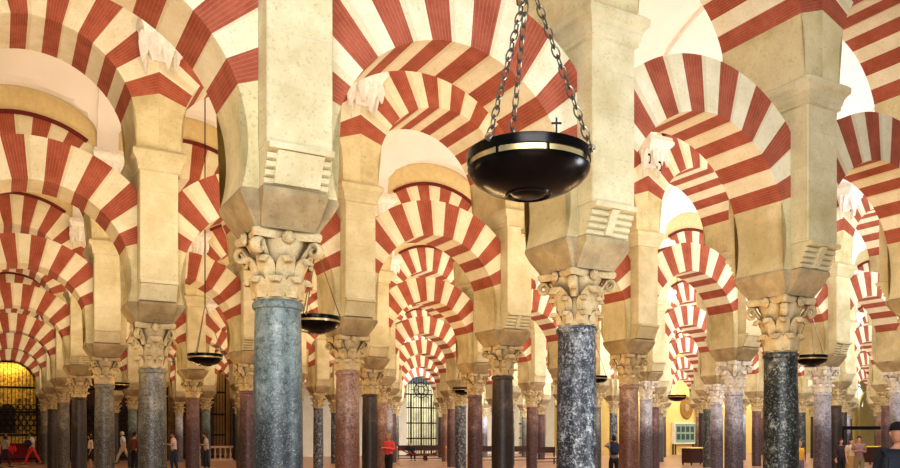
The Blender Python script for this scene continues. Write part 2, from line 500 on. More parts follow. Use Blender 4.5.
# prototype meshes
def proto(name, bm, mats, smooth=False):
    o = finish(name, bm, mats, smooth=smooth); me = o.data
    bpy.data.objects.remove(o); me.name = name; return me
def inst(name, me, parent, loc=(0, 0, 0), rz=0, scale=(1, 1, 1)):
    o = bpy.data.objects.new(name, me); C.objects.link(o); o.location = loc; o.rotation_euler = (0, 0, rz); o.scale = scale
    if parent: o.parent = parent
    return o
SM = math.radians(38)
P = {}
for g in COLNAME: P['shaft_'+g] = proto('shaft_'+g, shaft_mesh(), M[g], SM)
for w in ('capital', 'capital_white'):
    for k in (0, 1): P[w+str(k)] = proto(w, capital_mesh(k), M[w], SM)
    P['volute_'+w] = proto('volute', volute_mesh(), M[w], SM)
    P['abacus_'+w] = proto('abacus', abacus_mesh(), M[w])
    P['fleuron_'+w] = proto('fleuron', fleuron_mesh(), M[w], SM)
P['impost'] = proto('impost_block', impost_mesh(), M['impost'])
P['pier'] = proto('pier_body', pier_mesh(), M['stone'])
P['corbel'] = proto('roll_corbel', corbel_mesh(.05), M['stone'], SM)
P['corbel_wide'] = proto('roll_corbel', corbel_mesh(.21), M['stone'], SM)
P['corbel_plain'] = proto('roll_corbel', corbel_mesh(.285), M['stone'], SM)
P['cornice'] = proto('cornice', cornice_mesh(), M['stone'])
P['lring'] = proto('lower_voussoirs', lower_ring(), [M['cream'], M['red']])
P['uring'] = proto('upper_voussoirs', upper_ring(), [M['cream'], M['red']])
for s in (-1, 1):
    P['lspr%d' % s] = proto('lower_springer', lower_springer(s), M['springer'])
    P['uspr%d' % s] = proto('upper_springer', upper_springer(s), M['springer'])
P['spandrel'] = proto('spandrel', spandrel_mesh(), M['spandrel'])
P['archivolt'] = proto('archivolt', archivolt_mesh(), M['archivolt'])
P['vcorbel'] = proto('vault_bracket', vault_corbel_mesh(), M['plaster'], SM)
P['hook'] = proto('hook', hook_mesh(), M['iron'], SM)

ORD = ['first', 'second', 'third', 'fourth', 'fifth', 'sixth', 'seventh', 'eighth', 'ninth', 'tenth', 'eleventh', 'twelfth', 'thirteenth', 'fourteenth', 'fifteenth', 'sixteenth', 'seventeenth', 'eighteenth']
ROWN = ['front', 'second', 'third', 'fourth', 'fifth', 'sixth', 'seventh']
RANGE = {0: (-1, 4), 1: (-1, 7), 2: (-1, 10), 3: (-1, 13), 4: (-1, 16), 5: (-1, 17), 6: (-1, 10)}
# stone of each shaft as it shows, else a repeating mixture
KIND = {(0, 0): 'g_blue', (1, 0): 'g_black', (2, 0): 'g_green', (3, 0): 'g_lilac',
        (0, 1): 'g_grey', (1, 1): 'g_rose', (2, 1): 'g_brown', (3, 1): 'g_rose', (4, 1): 'g_lilac', (5, 1): 'g_lilac', (6, 1): 'g_lilac',
        (0, 2): 'g_grey', (1, 2): 'g_plum', (2, 2): 'g_brown', (3, 2): 'g_plum', (4, 2): 'g_grey', (5, 2): 'g_lilac', (6, 2): 'g_lilac', (7, 2): 'g_green', (8, 2): 'g_brown', (9, 2): 'g_plum',
        (0, 3): 'g_brown', (1, 3): 'g_plum', (2, 3): 'g_brown', (3, 3): 'g_rose', (4, 3): 'g_black', (5, 3): 'g_plum', (6, 3): 'g_grey', (7, 3): 'g_plum', (8, 3): 'g_green', (9, 3): 'g_plum', (10, 3): 'g_green', (11, 3): 'g_brown',
        (0, 4): 'g_grey', (1, 4): 'g_grey', (2, 4): 'g_grey', (3, 4): 'g_black', (4, 4): 'g_lilac', (5, 4): 'g_plum', (8, 4): 'g_black',
        (0, 5): 'g_brown', (1, 5): 'g_blue', (2, 5): 'g_blue'}
MIX = ['g_grey', 'g_plum', 'g_brown', 'g_rose', 'g_lilac', 'g_black']
SHT = {(0, 0): 2.94, (1, 0): 2.935, (2, 0): 2.81, (0, 1): 2.80, (1, 1): 2.89, (3, 1): 2.83, (4, 1): 2.74, (5, 1): 2.82}
WHITE = {(4, 1), (5, 1), (6, 1), (6, 2), (5, 2)}

def left_edge(i, j): return i < 0
def ordinal(i, j): return ORD[i] if i >= 0 else None

for j, (i0, i1) in RANGE.items():
    for i in range(i0, i1+1):
        g = KIND.get((i, j)) or MIX[(i*2+j*3) % 6]
        x, y = i*S, j*D
        if i < 0: where = 'left end of the %s row' % ROWN[j]
        else: where = '%s from the left in the %s row' % (ORD[i], ROWN[j])
        lab = '%s column with carved capital, %s' % (COLNAME[g], where)
        if (i, j) == (0, 0): lab = 'thick blue-grey granite column, the biggest in view, darker towards its foot'
        if (i, j) == (1, 0): lab = 'thick black marble column flecked with white, standing below the big bowl lamp'
        if (i, j) == (2, 0): lab = 'thick greenish black marble column with white scratches, third in the front row'
        c = thing('marble_column', lab, 'column', (x, y, 0), 0, 'columns of the %s row' % ROWN[j])
        zs = SHT.get((i, j)) or 2.88+.06*math.sin(i*5.1+j*3.3)
        inst('shaft', P['shaft_'+g], c, scale=(1, 1, zs/2.9), rz=(i*1.7+j*2.3) % 6)
        w = 'capital_white' if (i, j) in WHITE else 'capital'
        k = (i+j) % 2
        cz = (Z_CAP-zs)/(Z_CAP-Z_SH)
        cap = inst('capital', P[w+str(k)], c, (0, 0, zs), scale=(1, 1, cz))
        inst('abacus', P['abacus_'+w], cap)
        if j <= 3:
            for q in range(4):
                inst('volute', P['volute_'+w], cap, rz=PI/4+q*PI/2)
                inst('fleuron', P['fleuron_'+w], cap, rz=q*PI/2)
        inst('impost_block', P['impost'], c)
        # pier
        if i < 0: lab = 'cream stone pier at the left end of the %s row' % ROWN[j]
        else: lab = 'cream stone pier on the %s column from the left in the %s row' % (ORD[i], ROWN[j])
        if (i, j) == (0, 0): lab = 'cream stone pier with roll corbel on the thick blue-grey column'
        if (i, j) == (1, 0): lab = 'cream stone pier with moulded cornice right beside the big bowl lamp'
        if (i, j) == (2, 0): lab = 'pale stone pier with heavy cornice on the thick greenish black column'
        p = thing('stone_pier', lab, 'pier', (x, y, 0), 0, 'piers of the %s row' % ROWN[j])
        inst('pier_body', P['pier'], p)
        cb = P['corbel_wide'] if (i, j) == (0, 0) else (P['corbel'] if j == 0 or (i+j) % 3 == 0 else P['corbel_plain'])
        inst('roll_corbel', cb, p)
        inst('roll_corbel', cb, p, rz=PI)
        inst('cornice', P['cornice'], p)
        if j >= 1 and i >= 0:
            b = thing('vault_bracket', 'white carved plaster bracket above the %s pier from the left in the %s row' % (ORD[i], ROWN[j]), 'bracket', (x, y-PV-.001, 8.28), 0, 'vault brackets of the %s row' % ROWN[j])
            inst('bracket_body', P['vcorbel'], b)
            if (i, j) == (3, 1):
                for sx, zz in ((-.30, -.34), (.02, -.46)): inst('hook', P['hook'], b, (sx, -.26, zz), scale=(.35, .5, 1.2))
        if i == i1: continue
        xc = x+S/2
        place_word = ('%s from the left in the %s arcade' % (ORD[i+1], ROWN[j]))
        lab = 'lower red and cream striped horseshoe arch, %s' % place_word
        if (i, j) == (0, 0): lab = 'lower striped horseshoe arch behind the big bowl lamp, pink and white faced'
        if (i, j) == (1, 0): lab = 'lower striped horseshoe arch between the white-flecked column and the greenish black column'
        a = thing('horseshoe_arch', lab, 'arch', (xc, y, ZL), 0, 'lower arches of the %s arcade' % ROWN[j])
        inst('voussoir_ring', P['lring'], a)
        for s in (-1, 1): inst('springer', P['lspr%d' % s], a)
        lab = 'upper red and cream striped round arch, %s' % place_word
        a = thing('round_arch', lab, 'arch', (xc, y, ZU), 0, 'upper arches of the %s arcade' % ROWN[j])
        inst('voussoir_ring', P['uring'], a)
        for s in (-1, 1): inst('springer', P['uspr%d' % s], a)
        inst('spandrel', P['spandrel'], a)
        inst('archivolt', P['archivolt'], a)

# ------------------------------------------------------------------ setting: floor, vaults, walls
bm = bmesh.new(); box(bm, -14, 80, -16, 60, -.2, 0)
struct(finish('floor', bm, M['floor']))

def vault(name, n, i_lo, i_hi):
    bm = bmesh.new()
    y0, y1 = n*D+PV+.004, (n+1)*D-PV-.004; half = (y1-y0)/2; ym = (y0+y1)/2
    nu = 24; nv = 28; rows = []
    for a in range((i_hi-i_lo)*nu+1):
        x = i_lo*S+a*S/nu; d = (a % nu)/nu*S-S/2
        if a % nu == 0: d = S/2
        zb = 8.5+1.12*math.sqrt(max(0, 1-(d/1.66)**2))
        row = []
        for b in range(nv+1):
            s = math.cos(PI*b/nv)
            yv = ym-half*s
            za = 8.5+2.2*math.sqrt(max(0, 1-s*s))
            row.append(bm.verts.new((x, yv, max(za, zb))))
        rows.append(row)
    for p, q in zip(rows, rows[1:]):
        for k in range(nv): bm.faces.new((p[k], q[k], q[k+1], p[k+1]))
    o = struct(finish(name, bm, M['vault'], smooth=math.radians(20)))
    # transverse ribs over the piers
    for i in range(i_lo, i_hi+1):
        bm = bmesh.new(); cols = []
        for b in range(nv+1):
            s = math.cos(PI*b/nv); yv = ym-(half-.01)*s
            za = 8.5+2.2*math.sqrt(max(0, 1-s*s)); k = 1-.05
            cols.append([bm.verts.new(p) for p in ((i*S-.24, yv, za-.10), (i*S+.24, yv, za-.10), (i*S+.24, yv, za+.02), (i*S-.24, yv, za+.02))])
        for p, q in zip(cols, cols[1:]):
            for k in range(4): bm.faces.new((p[k], p[(k+1) % 4], q[(k+1) % 4], q[k]))
        r = finish('vault_rib', bm, M['vault'], parent=o)
for n in range(-1, 6):
    vault('ceiling', n, -1, {-1: 6, 0: 8, 1: 11, 2: 14, 3: 17, 4: 18, 5: 18}[n])

def wall(name, x0, x1, y0, y1, z0, z1, m):
    bm = bmesh.new(); box(bm, x0, x1, y0, y1, z0, z1)
    return struct(finish(name, bm, m))
YB = 6.9*D
YR = 5.62*D
XR = 11.1*S
# left chapel wall
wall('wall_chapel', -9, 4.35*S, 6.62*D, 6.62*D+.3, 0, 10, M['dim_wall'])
wall('wall_left', -1.75*S, -1.72*S, -2, 6.62*D, 0, 10, M['white_wall'])
wall('wall_return', 4.35*S, 4.35*S+.3, 6.62*D, YB, 0, 10, M['white_wall'])
wall('wall_corner', XR, XR+.3, YR+.3, YB, 0, 10, M['ochre_wall'])
# wall with the big grilled doorway: jambs left and right, arched head
DX0, DX1 = 7*S+.35, 8*S-.35
def arched_wall(name, x0, x1, y0, y1, z1, cx, r, zc, hw, m):
    """wall with one horseshoe-headed opening cut right through"""
    bm = bmesh.new()
    N = 28
    loop = [(cx+hw, 0.0)]
    a0 = -math.acos(hw/r) if hw < r else 0
    for k in range(N+1):
        a = a0+(PI-2*a0)*k/N; loop.append((cx+r*math.cos(a), zc+r*math.sin(a)))
    loop.append((cx-hw, 0.0))
    outer = []
    for x, z in loop:
        dx, dz = x-cx, z-zc
        if z <= 0.001: outer.append((x1 if dx > 0 else x0, 0.0)); continue
        sc = 1e9
        if dx > 1e-6: sc = min(sc, (x1-cx)/dx)
        if dx < -1e-6: sc = min(sc, (x0-cx)/dx)
        if dz > 1e-6: sc = min(sc, (z1-zc)/dz)
        if dz < -1e-6: sc = min(sc, (0-zc)/dz)
        outer.append((cx+dx*sc, zc+dz*sc))
    def strip(A, B, ya, yb):
        p = [bm.verts.new((x, ya, z)) for x, z in A]; q = [bm.verts.new((x, yb, z)) for x, z in B]
        for k in range(len(A)-1): bm.faces.new((p[k], p[k+1], q[k+1], q[k]))
    strip(loop, outer, y0, y0); strip(loop, outer, y1, y1); strip(loop, loop, y0, y1)
    # corners of the rectangle
    for ya in (y0, y1):
        for xx in (x0, x1):
            near = [p for p in outer if abs(p[0]-xx) < 1e-4 and p[1] > .001]
            tops = [p for p in outer if abs(p[1]-z1) < 1e-4]
            if near and tops:
                pz = max(near, key=lambda p: p[1]); pt = min(tops, key=lambda p: abs(p[0]-xx))
                bm.faces.new([bm.verts.new((a, ya, b)) for a, b in (pz, pt, (xx, z1))])
    bmesh.ops.remove_doubles(bm, verts=bm.verts[:], dist=1e-4)
    return struct(finish(name, bm, m))
wx0, wx1 = 6.5*S, 8.5*S
DOORS = ((7.5*S, 4.75), (10.45*S, 4.75))
arched_wall('wall_back', wx0, wx1, YB, YB+.4, 10, DOORS[0][0], 1.53, 4.75, 1.40, M['white_wall'])
wall('wall_back_west', 4.35*S+.3, wx0, YB, YB+.4, 0, 10, M['white_wall'])
arched_wall('wall_back_east', wx1, XR, YB, YB+.4, 10, DOORS[1][0], 1.53, 4.75, 1.40, M['white_wall'])
wall('wall_courtyard', 4*S, 14*S, YB+7, YB+7.3, 0, 6, M['garden'])
# striped ring and grille for each doorway
for (dx, dzc), w1, w2 in zip(DOORS, ('the tall grilled doorway behind the rope barrier', 'the half-hidden doorway right of the dark brown column'), ('behind the rope barrier', 'right of the dark brown column')):
    bm = band_mesh(voussoirs(math.radians(-12)), STRIPES, 1.54, 2.1, 1.75, .06)
    o = finish('arch_frame', bm, [M['white_wall'], M['pink']], loc=(dx, YB-.065, dzc))
    tag(o, 'pink and white striped arch set round %s' % w1, 'arch')
    t = thing('iron_grille', 'tall black iron grille filling the arched doorway %s' % w2, 'grille', (dx, YB+.2, 0))
    bm = bmesh.new()
    for k in range(-6, 7):
        x = k*.22; zt = dzc+math.sqrt(max(0, 1.50**2-x*x)); box(bm, x-.016, x+.016, -.02, .02, 0, zt)
    finish('bar_panel', bm, M['iron'], t)
    for z in (.05, 1.3, 2.5, 3.7, dzc):
        bm = bmesh.new(); box(bm, -1.38, 1.38, -.035, .035, z-.05, z+.05); finish('cross_rail', bm, M['iron'], t)
    for sx in (-.9, 0, .9):
        bm = bmesh.new(); box(bm, sx-.045, sx+.045, -.05, .05, 0, dzc); finish('mullion', bm, M['iron'], t)
    bm = bmesh.new()
    for R_ in (.3, .6): ring_torus(bm, Matrix.Translation((0, 0, dzc+.35)) @ Matrix.Rotation(PI/2, 4, 'X'), R_, .035, 24, 6)
    for k in range(8):
        a = k*PI/4; tube(bm, [(.3*math.cos(a), 0, dzc+.35+.3*math.sin(a)), (.92*math.cos(a), 0, dzc+.35+.92*math.sin(a))], .03, 5)
    finish('rosette', bm, M['iron'], t)
t = thing('panelled_door', 'dark red panelled door in the far wall beside the black marble column', 'door', (XR-.06, 6.3*D, 0), PI/2)
bm = bmesh.new(); box(bm, -1.1, 1.1, 0, .08, 0, 3.4); finish('leaf', bm, M['maroon'], t)
for sx in (-.55, .55):
    for z in (.25, 1.3, 2.35):
        bm = bmesh.new(); box(bm, sx-.4, sx+.4, .081, .12, z, z+.85); bmesh.ops.bevel(bm, geom=bm.edges[:], offset=.02, segments=1, affect='EDGES'); finish('raised_panel', bm, M['maroon'], t)

# right-hand yellow wall with niches and windows
wall('wall_right', XR, 72, YR, YR+.3, 0, 10, M['ochre_wall'])
def ray_wall_x(px, ywall):
    """world x where the sight line of picture column px meets the wall plane y = ywall"""
    q = (px-450)/FPX
    dx = q*math.cos(TH)+math.sin(TH); dy = -q*math.sin(TH)+math.cos(TH)
    return CAMX+dx*(ywall-CAMY)/dy, (ywall-CAMY)/dy
def arch_panel(bm, hw, zb, zs, y0, y1, pointed=0, mi=0):
    pts = [(-hw, zb), (hw, zb)]
    N = 14
    for k in range(N+1):
        a = PI*k/N; pts.append((hw*math.cos(a), zs+hw*(1+pointed)*math.sin(a)))
    a = [bm.verts.new((x, y0, z)) for x, z in pts]; b = [bm.verts.new((x, y1, z)) for x, z in pts]
    n = len(pts)
    for k in range(n): bm.faces.new((a[k], a[(k+1) % n], b[(k+1) % n], b[k])).material_index = mi
    bm.faces.new(a).material_index = mi; bm.faces.new(b).material_index = mi
def arch_frame(bm, r0, r1, zb, zs, y0, y1):
    ins, outs = [(-r0, zb)], [(-r1, zb)]
    for k in range(17):
        a = PI-PI*k/16; ins.append((r0*math.cos(a), zs+r0*math.sin(a))); outs.append((r1*math.cos(a), zs+r1*math.sin(a)))
    ins.append((r0, zb)); outs.append((r1, zb))
    rings = [[(i_[0], y0, i_[1]), (o_[0], y0, o_[1]), (o_[0], y1, o_[1]), (i_[0], y1, i_[1])] for i_, o_ in zip(ins, outs)]
    loft(bm, rings, True)
win = []
for k, (px, zb, zs, hw) in enumerate(((857, 4.2, 5.3, .75), (853, 6.9, 7.3, .7))):
    x, dep = ray_wall_x(px, YR)
    bm = bmesh.new(); arch_panel(bm, hw, zb, zs, -.03, -.02, .5)
    w = struct(finish('window_%d' % (k+1), bm, M['daylight_glass'], loc=(x, YR, 0)))
    bm = bmesh.new(); arch_frame(bm, hw, hw+.14, zb, zs, -.10, -.001)
    finish('window_frame', bm, M['white_wall'], w)
# blind arch ribs on the yellow wall
for k, (px, r0, zs) in enumerate(((842, 1.5, 3.6), (869, 1.5, 4.0), (680, 1.55, 5.2), (812, 1.5, 3.6))):
    x, dep = ray_wall_x(px, YR)
    bm = bmesh.new(); arch_frame(bm, r0, r0+.35, 0, zs, -.25, -.002)
    struct(finish('trim_%d' % (k+1), bm, M['ochre_wall'], loc=(x, YR, 0)))

# ------------------------------------------------------------------ wall fittings right
x, dep = ray_wall_x(686, YR)
bm = bmesh.new(); n = 32
rings = [[(a*math.cos(2*PI*k/n), y, b*math.sin(2*PI*k/n)) for k in range(n)] for a, b, y in ((.68, .92, 0), (.68, .92, -.10), (.60, .82, -.16), (.50, .70, -.12), (.48, .68, -.06), (.15, .2, -.09))]
t = thing('oval_relief', 'large ochre oval relief on the yellow wall above the display case', 'relief', (x, YR-.002, 3.75))
loft(bm, rings, True); finish('moulding', bm, plain('brown_ochre_plaster', lin(150, 112, 48), .8), t, smooth=SM)
bm = bmesh.new(); lathe(bm, [(.2, 0), (.18, .06), (.08, .12), (.02, .14)], 16)
for v in bm.verts: v.co = Vector((v.co.x, -.09-v.co.z, v.co.y*1.5))
finish('boss', bm, M['impost'], t, smooth=SM)
x, dep = ray_wall_x(687, YR-.5)
t = thing('display_case', 'glazed display case of small pictures against the yellow wall', 'display case', (x, YR-.45, 0))
bm = bmesh.new(); box(bm, -1.15, 1.15, .10, .40, .95, 2.45); finish('cabinet', bm, M['glass'], t)
for k in range(4):
    for r_ in range(2):
        bm = bmesh.new(); box(bm, -.95+k*.5, -.6+k*.5, .075, .099, 1.2+r_*.6, 1.65+r_*.6); finish('picture', bm, M['photo_card'], t)
bm = bmesh.new()
for x0, x1, z0, z1 in ((-1.22, 1.22, 2.45, 2.55), (-1.22, 1.22, .85, .95), (-1.22, -1.15, .95, 2.45), (1.15, 1.22, .95, 2.45)): box(bm, x0, x1, .05, .42, z0, z1)
finish('case_frame', bm, M['white_wall'], t)
for sx in (-1.1, 1.1):
    for yy in (.1, .36):
        bm = bmesh.new(); box(bm, sx-.04, sx+.04, yy-.04, yy+.04, 0, .85); finish('leg', bm, M['wood'], t)
def table(name, lab, px, depth, w, d, h, top_m, cat):
    x, y = place(px, depth)
    t = thing(name, lab, cat, (x, y, 0))
    bm = bmesh.new(); box(bm, -w/2, w/2, -d/2, d/2, h-.06, h); bmesh.ops.bevel(bm, geom=bm.edges[:], offset=.015, segments=1, affect='EDGES'); finish('table_top', bm, top_m, t)
    bm = bmesh.new(); box(bm, -w/2+.05, w/2-.05, -d/2+.05, d/2-.05, .12, h-.06); finish('body', bm, M['wood'], t)
    for sx in (-1, 1):
        for sy in (-1, 1):
            bm = bmesh.new(); lathe(bm, [(.035, 0), (.05, .12)], 8, 0, sx*(w/2-.1), sy*(d/2-.1)); finish('foot', bm, M['wood'], t)
    return t
table('counter', 'dark wooden counter with a lamp-lit pale yellow top below the display case', 696, 43, 1.5, .8, .95, plain('lamplight_yellow_top', lin(240, 216, 130), .4), 'counter')  # yellow of the top stands in for lamplight falling on it
table('counter', 'dark counter with a bright yellow top near the pointed window', 875, 44, 2.0, .8, 1.0, plain('bright_yellow_top', lin(250, 210, 60), .4), 'counter')
# dark overhead rail on posts
x, y = place(864, 40)
t = thing('steel_gateway', 'thin black horizontal rail on posts before the yellow wall', 'rail', (x, y, 0), -TH)
bm = bmesh.new(); box(bm, -1.1, 1.1, -.04, .04, 1.88, 2.05); finish('rail', bm, M['iron'], t)
for sx in (-1.06, 1.06):
    bm = bmesh.new(); box(bm, sx-.04, sx+.04, -.04, .04, 0, 1.88); finish('post', bm, M['iron'], t)

# ------------------------------------------------------------------ iron screens along the chapels
def screen(i, lab, h=6.2, y=6.32*D):
    t = thing('iron_screen', lab, 'screen', ((i+.5)*S, y, 0), 0, 'iron chapel screens')
    w = S/2-.28
    bm = bmesh.new()
    for k in range(17):
        x = -w+2*w*k/16; tube(bm, [(x, 0, .3), (x, 0, 1.5), (x, 0, h-.5)], [.016, .022, .014], 5)
    finish('bar_panel', bm, M['iron'], t)
    for z in (.25, 1.6, 2.9, 4.3, h-.45):
        bm = bmesh.new(); box(bm, -w, w, -.05, .05, z-.06, z+.06); finish('cross_rail', bm, M['iron'], t)
    for sx in (-1, 1):
        bm = bmesh.new(); lathe(bm, [(.09, 0), (.09, .3), (.05, .4), (.05, h-.2), (.08, h-.1), (.02, h+.2)], 10, 0, sx*w); finish('post', bm, M['iron'], t)
    RX = Matrix.Rotation(PI/2, 4, 'X')
    for sx, sz, r_ in ((-.97, -.3, .24), (-.42, -.2, .24), (0, 0, .3), (.42, -.2, .24), (.97, -.3, .24)):
        bm = bmesh.new(); ring_torus(bm, RX, r_, .028, 18, 5); tube(bm, [(-r_, 0, 0), (0, 0, -r_*.5), (r_, 0, 0)], .02, 5)
        finish('scroll', bm, M['iron'], t, (sx, 0, h+sz))
    if i < 2:
        bm = bmesh.new()
        for r_ in range(5):
            for q in range(-4, 5):
                ring_torus(bm, Matrix.Translation((q*.33+.16*(r_ % 2), -.04, 2.0+.30*r_)) @ RX, .15, .028, 12, 5)
        finish('ring_frieze', bm, M['iron'], t)
screen(-1, 'black iron screen with scrollwork in front of the golden altarpiece')
screen(0, 'black iron chapel screen next to the golden altarpiece, behind the grey columns')
screen(1, 'black iron chapel screen behind the man in white shirt and jeans')
screen(2, 'black iron chapel screen with a pink marble rail before it')
screen(3, 'black iron chapel screen seen between the blue-grey column and rose column')
# dark hangings behind the screens
def dark_door(i, lab):
    t = thing('chapel_door', lab, 'door', ((i+.5)*S, 6.62*D-.1, 0), 0, 'chapel doors behind the screens')
    t['kind'] = 'thing'
    for sx in (-1, 1):
        bm = bmesh.new(); box(bm, sx*.62-.6, sx*.62+.6, -.05, .05, 0, 5.0); finish('leaf', bm, M['wood'], t)
        for z in (.3, 1.8, 3.3):
            bm = bmesh.new(); box(bm, sx*.62-.45, sx*.62+.45, -.09, -.051, z, z+1.2); bmesh.ops.bevel(bm, geom=bm.edges[:], offset=.02, segments=1, affect='EDGES'); finish('raised_panel', bm, M['wood'], t)
for i, w_ in ((0, 'beside the golden altarpiece'), (1, 'behind the man in white shirt and jeans'), (2, 'behind the pink marble rail'), (3, 'behind the rose column')):
    dark_door(i, 'dark wooden chapel door behind the iron screen %s' % w_)
# pink marble rail
t = thing('marble_balustrade', 'low pink marble balustrade before the dark iron screen', 'balustrade', (2.55*S, 6.1*D, 0))
bm = bmesh.new(); box(bm, -1.4, 1.4, -.12, .12, .80, .92); finish('top_rail', bm, M['marble_rail'], t)
bm = bmesh.new(); box(bm, -1.4, 1.4, -.12, .12, 0, .14); finish('plinth', bm, M['marble_rail'], t)
for k in range(9):
    bm = bmesh.new(); lathe(bm, [(.07, .14), (.045, .22), (.08, .38), (.045, .55), (.04, .66), (.07, .80)], 10, 0, -1.25+k*2.5/8); finish('baluster', bm, M['marble_rail'], t, smooth=SM)

# golden altarpiece
t = thing('altarpiece', 'tall golden arched altarpiece glowing behind a black iron screen', 'altarpiece', (-.5*S, 6.62*D-.5, 0))
bm = bmesh.new(); arch_panel(bm, 1.45, 1.5, 4.4, .18, .45); finish('back_panel', bm, M['gold'], t)
bm = bmesh.new(); arch_frame(bm, 1.2, 1.45, 1.5, 4.4, 0, .179); finish('arch_frame', bm, M['gold'], t)
bm = bmesh.new(); box(bm, -1.5, 1.5, -.3, .45, 1.25, 1.5); box(bm, -1.35, 1.35, -.2, .4, 1.12, 1.25); finish('cornice', bm, M['gold'], t)
bm = bmesh.new(); box(bm, -1.3, 1.3, -.2, .4, 0, 1.12); finish('altar_front', bm, M['red_cloth'], t)
for sx in (-1.02, -.6, .6, 1.02):
    bm = bmesh.new(); prof = [(.13, 1.5), (.13, 1.6), (.085, 1.65)]
    for k in range(16): prof.append((.085+.018*math.sin(k*PI/2), 1.7+k*.12))
    prof += [(.13, 3.62), (.15, 3.75)]
    lathe(bm, prof, 12, 0, sx, .04); finish('gilt_column', bm, M['gold'], t, smooth=SM)
bm = bmesh.new(); arch_panel(bm, .42, 1.7, 3.0, .14, .179); finish('niche', bm, M['wood'], t)
bm = bmesh.new(); lathe(bm, [(.22, 1.7), (.2, 2.1), (.14, 2.45), (.19, 2.65), (.15, 2.8), (.06, 2.86), (.10, 2.95), (.09, 3.08), (.02, 3.14)], 14, 0, 0, .03)
finish('robed_statue', bm, M['wood'], t, smooth=SM)
for sx in (-.8, .8):
    bm = bmesh.new(); lathe(bm, [(.10, 1.5), (.03, 1.56), (.03, 1.9), (.08, 1.95), (.03, 1.97), (.03, 2.3), (.0, 2.34)], 8, 0, sx, -.18); finish('candlestick', bm, M['brass'], t, smooth=SM)

# ------------------------------------------------------------------ benches and rope barrier
def bench(px, depth, lab, w=2.2):
    x, y = place(px, depth)
    t = thing('wooden_bench', lab, 'bench', (x, y, 0), -.1, 'dark benches at the far end')
    bm = bmesh.new(); box(bm, -w/2, w/2, -.22, .22, .29, .34); finish('seat', bm, M['wood'], t)
    bm = bmesh.new(); box(bm, -w/2, w/2, .17, .21, .62, .95); finish('backrest', bm, M['wood'], t)
    for sx in (-1, 1):
        bm = bmesh.new(); box(bm, sx*(w/2-.06)-.03, sx*(w/2-.06)+.03, -.2, -.14, 0, .34); box(bm, sx*(w/2-.06)-.03, sx*(w/2-.06)+.03, .15, .21, 0, .34); box(bm, sx*(w/2-.06)-.03, sx*(w/2-.06)+.03, -.14, .15, .1, .16)
        box(bm, sx*(w/2-.06)-.03, sx*(w/2-.06)+.03, .165, .215, .39, .95)
        finish('leg', bm, M['wood'], t)
    bm = bmesh.new(); tube(bm, [(-w/2+.1, 0, .13), (w/2-.1, 0, .13)], .025, 6); finish('stretcher', bm, M['wood'], t)
bench(411, 50, 'dark wooden bench before the tall grilled doorway, nearer the woman in coral', 2.0)
bench(436, 50, 'dark wooden bench before the tall grilled doorway, farther from the woman in coral', 1.5)
bench(484, 47, 'dark wooden bench between the plum column and the dark brown column', 1.5)
bench(519, 47, 'dark wooden bench between the dark brown column and the next plum column', 1.5)
bench(545, 44, 'dark wooden bench just left of the white-flecked black column', 1.5)
def stanchion(px, depth, lab):
    x, y = place(px, depth)
    t = thing('rope_stanchion', lab, 'stanchion', (x, y, 0), 0, 'rope barrier posts')
    bm = bmesh.new(); lathe(bm, [(.16, 0), (.16, .03), (.05, .06)], 14); finish('base', bm, M['brass'], t)
    bm = bmesh.new(); lathe(bm, [(.022, .05), (.022, .92), (.045, .95), (.04, 1.0), (.01, 1.03)], 10); finish('post', bm, M['brass'], t)
    return Vector((x, y, .93))
p0 = stanchion(397, 42, 'brass rope post next to the woman in coral')
p1 = stanchion(446, 42, 'brass rope post at the far end of the red rope')
bm = bmesh.new(); tube(bm, [(p0+(p1-p0).normalized()*.05).lerp(p1-(p1-p0).normalized()*.05, k/12)-Vector((0, 0, .38*(1-(k/6-1)**2))) for k in range(13)], .03, 8)
tag(finish('barrier_rope', bm, M['red_cloth'], smooth=True), 'sagging red rope hung between two brass posts', 'rope')

